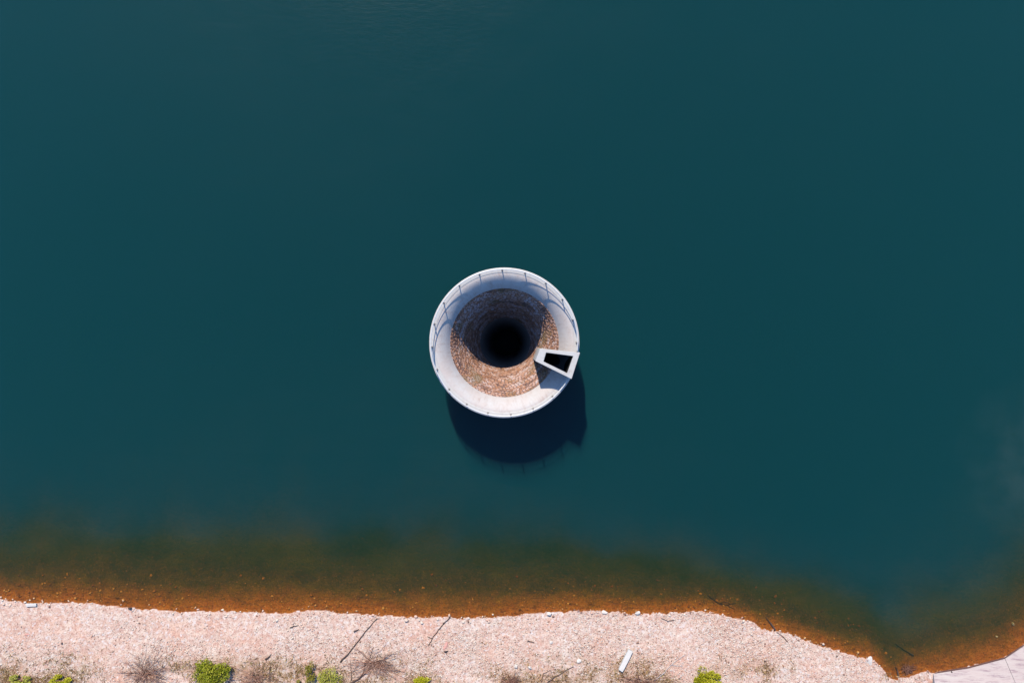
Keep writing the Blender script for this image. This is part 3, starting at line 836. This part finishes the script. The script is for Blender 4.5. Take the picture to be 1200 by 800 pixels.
def bush(px, py, rx, ry, h, n, clumps, ls, mat, label, seed, name="leafy_bush", cat="bush", elong=1.6, upright=0.2, group=None):
    p = ground(px, py); root = empty(name, p); tag(root, label, cat, group)
    v, f, ta, cl = leaves(n, rx, ry, h, clumps, ls, seed, upright, elong)
    mesh_obj("foliage", v, f, mat, root, False, ta)
    mb = MB()
    for c_ in cl:
        tip = Vector((c_[0], c_[1], max(c_[2], 0.1)))
        mb.tube([(0, 0, -0.1), tip * 0.5 + Vector((random.uniform(-.05, .05), random.uniform(-.05, .05), 0.08)), tip], [0.035, 0.02, 0.008], 5, random.random())
    mb.build("stems", M_TWIG, root)
    return root
bush(252, 788, 1.85, 1.95, 1.2, 6000, 34, 0.16, M_GREEN, "round leafy green bush at the bottom edge left of centre", 1)
bush(365, 787, 0.65, 1.25, 0.9, 1200, 14, 0.13, M_OLIVE, "small upright olive bush left of the pale green bush", 2)
bush(386, 792, 1.35, 1.15, 0.8, 2000, 24, 0.12, M_PALEGR, "pale yellow green bush beside the olive one", 3)
bush(404, 800, 0.7, 0.5, 0.6, 650, 9, 0.11, M_OLIVE, "low olive clump at the foot of the curved branch", 4)
bush(25, 796, 1.1, 0.75, 0.7, 1700, 18, 0.16, M_PALEGR, "light green bush in the bottom left corner", 5)
bush(72, 797, 1.05, 0.7, 0.7, 1700, 16, 0.16, M_LIME, "mustard green bush right of the bottom left corner bush", 6)
bush(494, 799.5, 1.25, 0.7, 0.6, 1400, 14, 0.15, M_LIME, "bright lime clump peeking over the bottom edge near the middle", 7)
bush(829, 795, 1.55, 1.35, 0.7, 2600, 26, 0.24, M_LIME, "spiky bright lime bush at the bottom edge right of the beam", 8, elong=3.2, upright=0.7)
bush(352, 799, 0.5, 0.4, 0.45, 420, 7, 0.11, M_OLIVE, "small olive tuft below the upright olive bush", 9)

def twiggy(px, py, rx, ry, h, n, label, seed, name="bare_shrub", dark=0.0):
    p = ground(px, py); root = empty(name, p); tag(root, label, "shrub", "leafless shrubs on the upper shore" if name == "bare_shrub" else None)
    g = random.Random(seed); mb = MB(); st = MB()
    for q in range(n):
        a = g.uniform(0, 2 * math.pi); r = g.random() ** 0.5 * g.uniform(0.6, 1.35)
        tip = Vector((rx * r * math.cos(a), ry * r * math.sin(a), h * max(0.15, 1 - 0.5 * r) * g.uniform(0.4, 1)))
        tip = tip * 0.45 + Vector((0.48 * rx * g.gauss(0, 1), 0.48 * ry * g.gauss(0, 1), 0.1))
        mid = tip * 0.55 + Vector((g.uniform(-.15, .15), g.uniform(-.15, .15), g.uniform(0, .2)))
        if q % 6 == 0: st.tube([(0, 0, -0.05), mid, tip], [0.035, 0.022, 0.008], 4, g.random() * 0.4)
        s_ = mid + Vector((g.uniform(-.2, .2) * rx, g.uniform(-.2, .2) * ry, 0)) if q % 3 else Vector((tip.x * 0.6 + g.uniform(-.3, .3), tip.y * 0.6 + g.uniform(-.3, .3), 0))
        mb.tube([s_, (s_ + tip) / 2 + Vector((g.uniform(-.08, .08), g.uniform(-.08, .08), .04)), tip], [0.018, 0.014, 0.008], 3, max(0, g.random() - dark))
        for w in range(2):
            e = tip * g.uniform(0.6, 1); d = Vector((g.uniform(-.35, .35), g.uniform(-.35, .35), g.uniform(-.05, .3)))
            mb.tube([e, e + d], [0.013, 0.007], 3, max(0, g.random() - dark))
    st.build("stems", M_TWIG, root); mb.build("twigs", M_TWIG, root)
    return root
twiggy(170, 788, 2.6, 2.2, 1.0, 230, "wide reddish leafless shrub on the left of the shore", 1)
twiggy(437, 776, 2.9, 1.7, 0.7, 200, "reddish brush spreading around the long straight stick's lower end", 2)
twiggy(599, 800, 1.5, 1.2, 0.8, 190, "dark reddish leafless shrub at bottom centre", 3, dark=0.35)
twiggy(748, 800, 1.9, 1.1, 0.7, 180, "purplish leafless shrub under the white beam", 4, dark=0.25)
twiggy(300, 795, 2.4, 1.4, 0.6, 150, "thin brown brush right of the round green bush", 5)
twiggy(1062, 783, 0.8, 0.55, 0.35, 70, "dark drowned brush under water in the corner inlet", 6, "drowned_brush", dark=0.7)

# dry weeds, a mass nobody could count
g = np.random.default_rng(3)
N = 150000
x = g.uniform(-57, 46, N); y = g.uniform(-40, -31.5, N)
ok = g.uniform(0, 1, N) < soil(x, y) * np.clip(0.5 + 1.2 * fbm(x * 1.4, y * 1.4, 97, 2), 0, 1)
x = x[ok]; y = y[ok]; n = len(x); zz = height(x, y)
a = g.uniform(0, 2 * np.pi, n); L = g.uniform(0.10, 0.42, n); w = g.uniform(0.02, 0.05, n); tz = g.uniform(0.05, 0.9, n)
dx, dy = np.cos(a), np.sin(a)
v0 = np.stack([x - dy * w, y + dx * w, zz - 0.02], 1); v1 = np.stack([x + dy * w, y - dx * w, zz - 0.02], 1)
v2 = np.stack([x + dx * L, y + dy * L, zz + L * tz + 0.02], 1)
V = np.stack([v0, v1, v2], 1).reshape(-1, 3)
weeds = mesh_obj("dry_weeds", V, np.arange(3 * n).reshape(-1, 3), M_DRY, attr=g.uniform(0, 1, n))
tag(weeds, "patchy dry brown and olive weeds along the top of the shore", "weeds", kind="stuff")
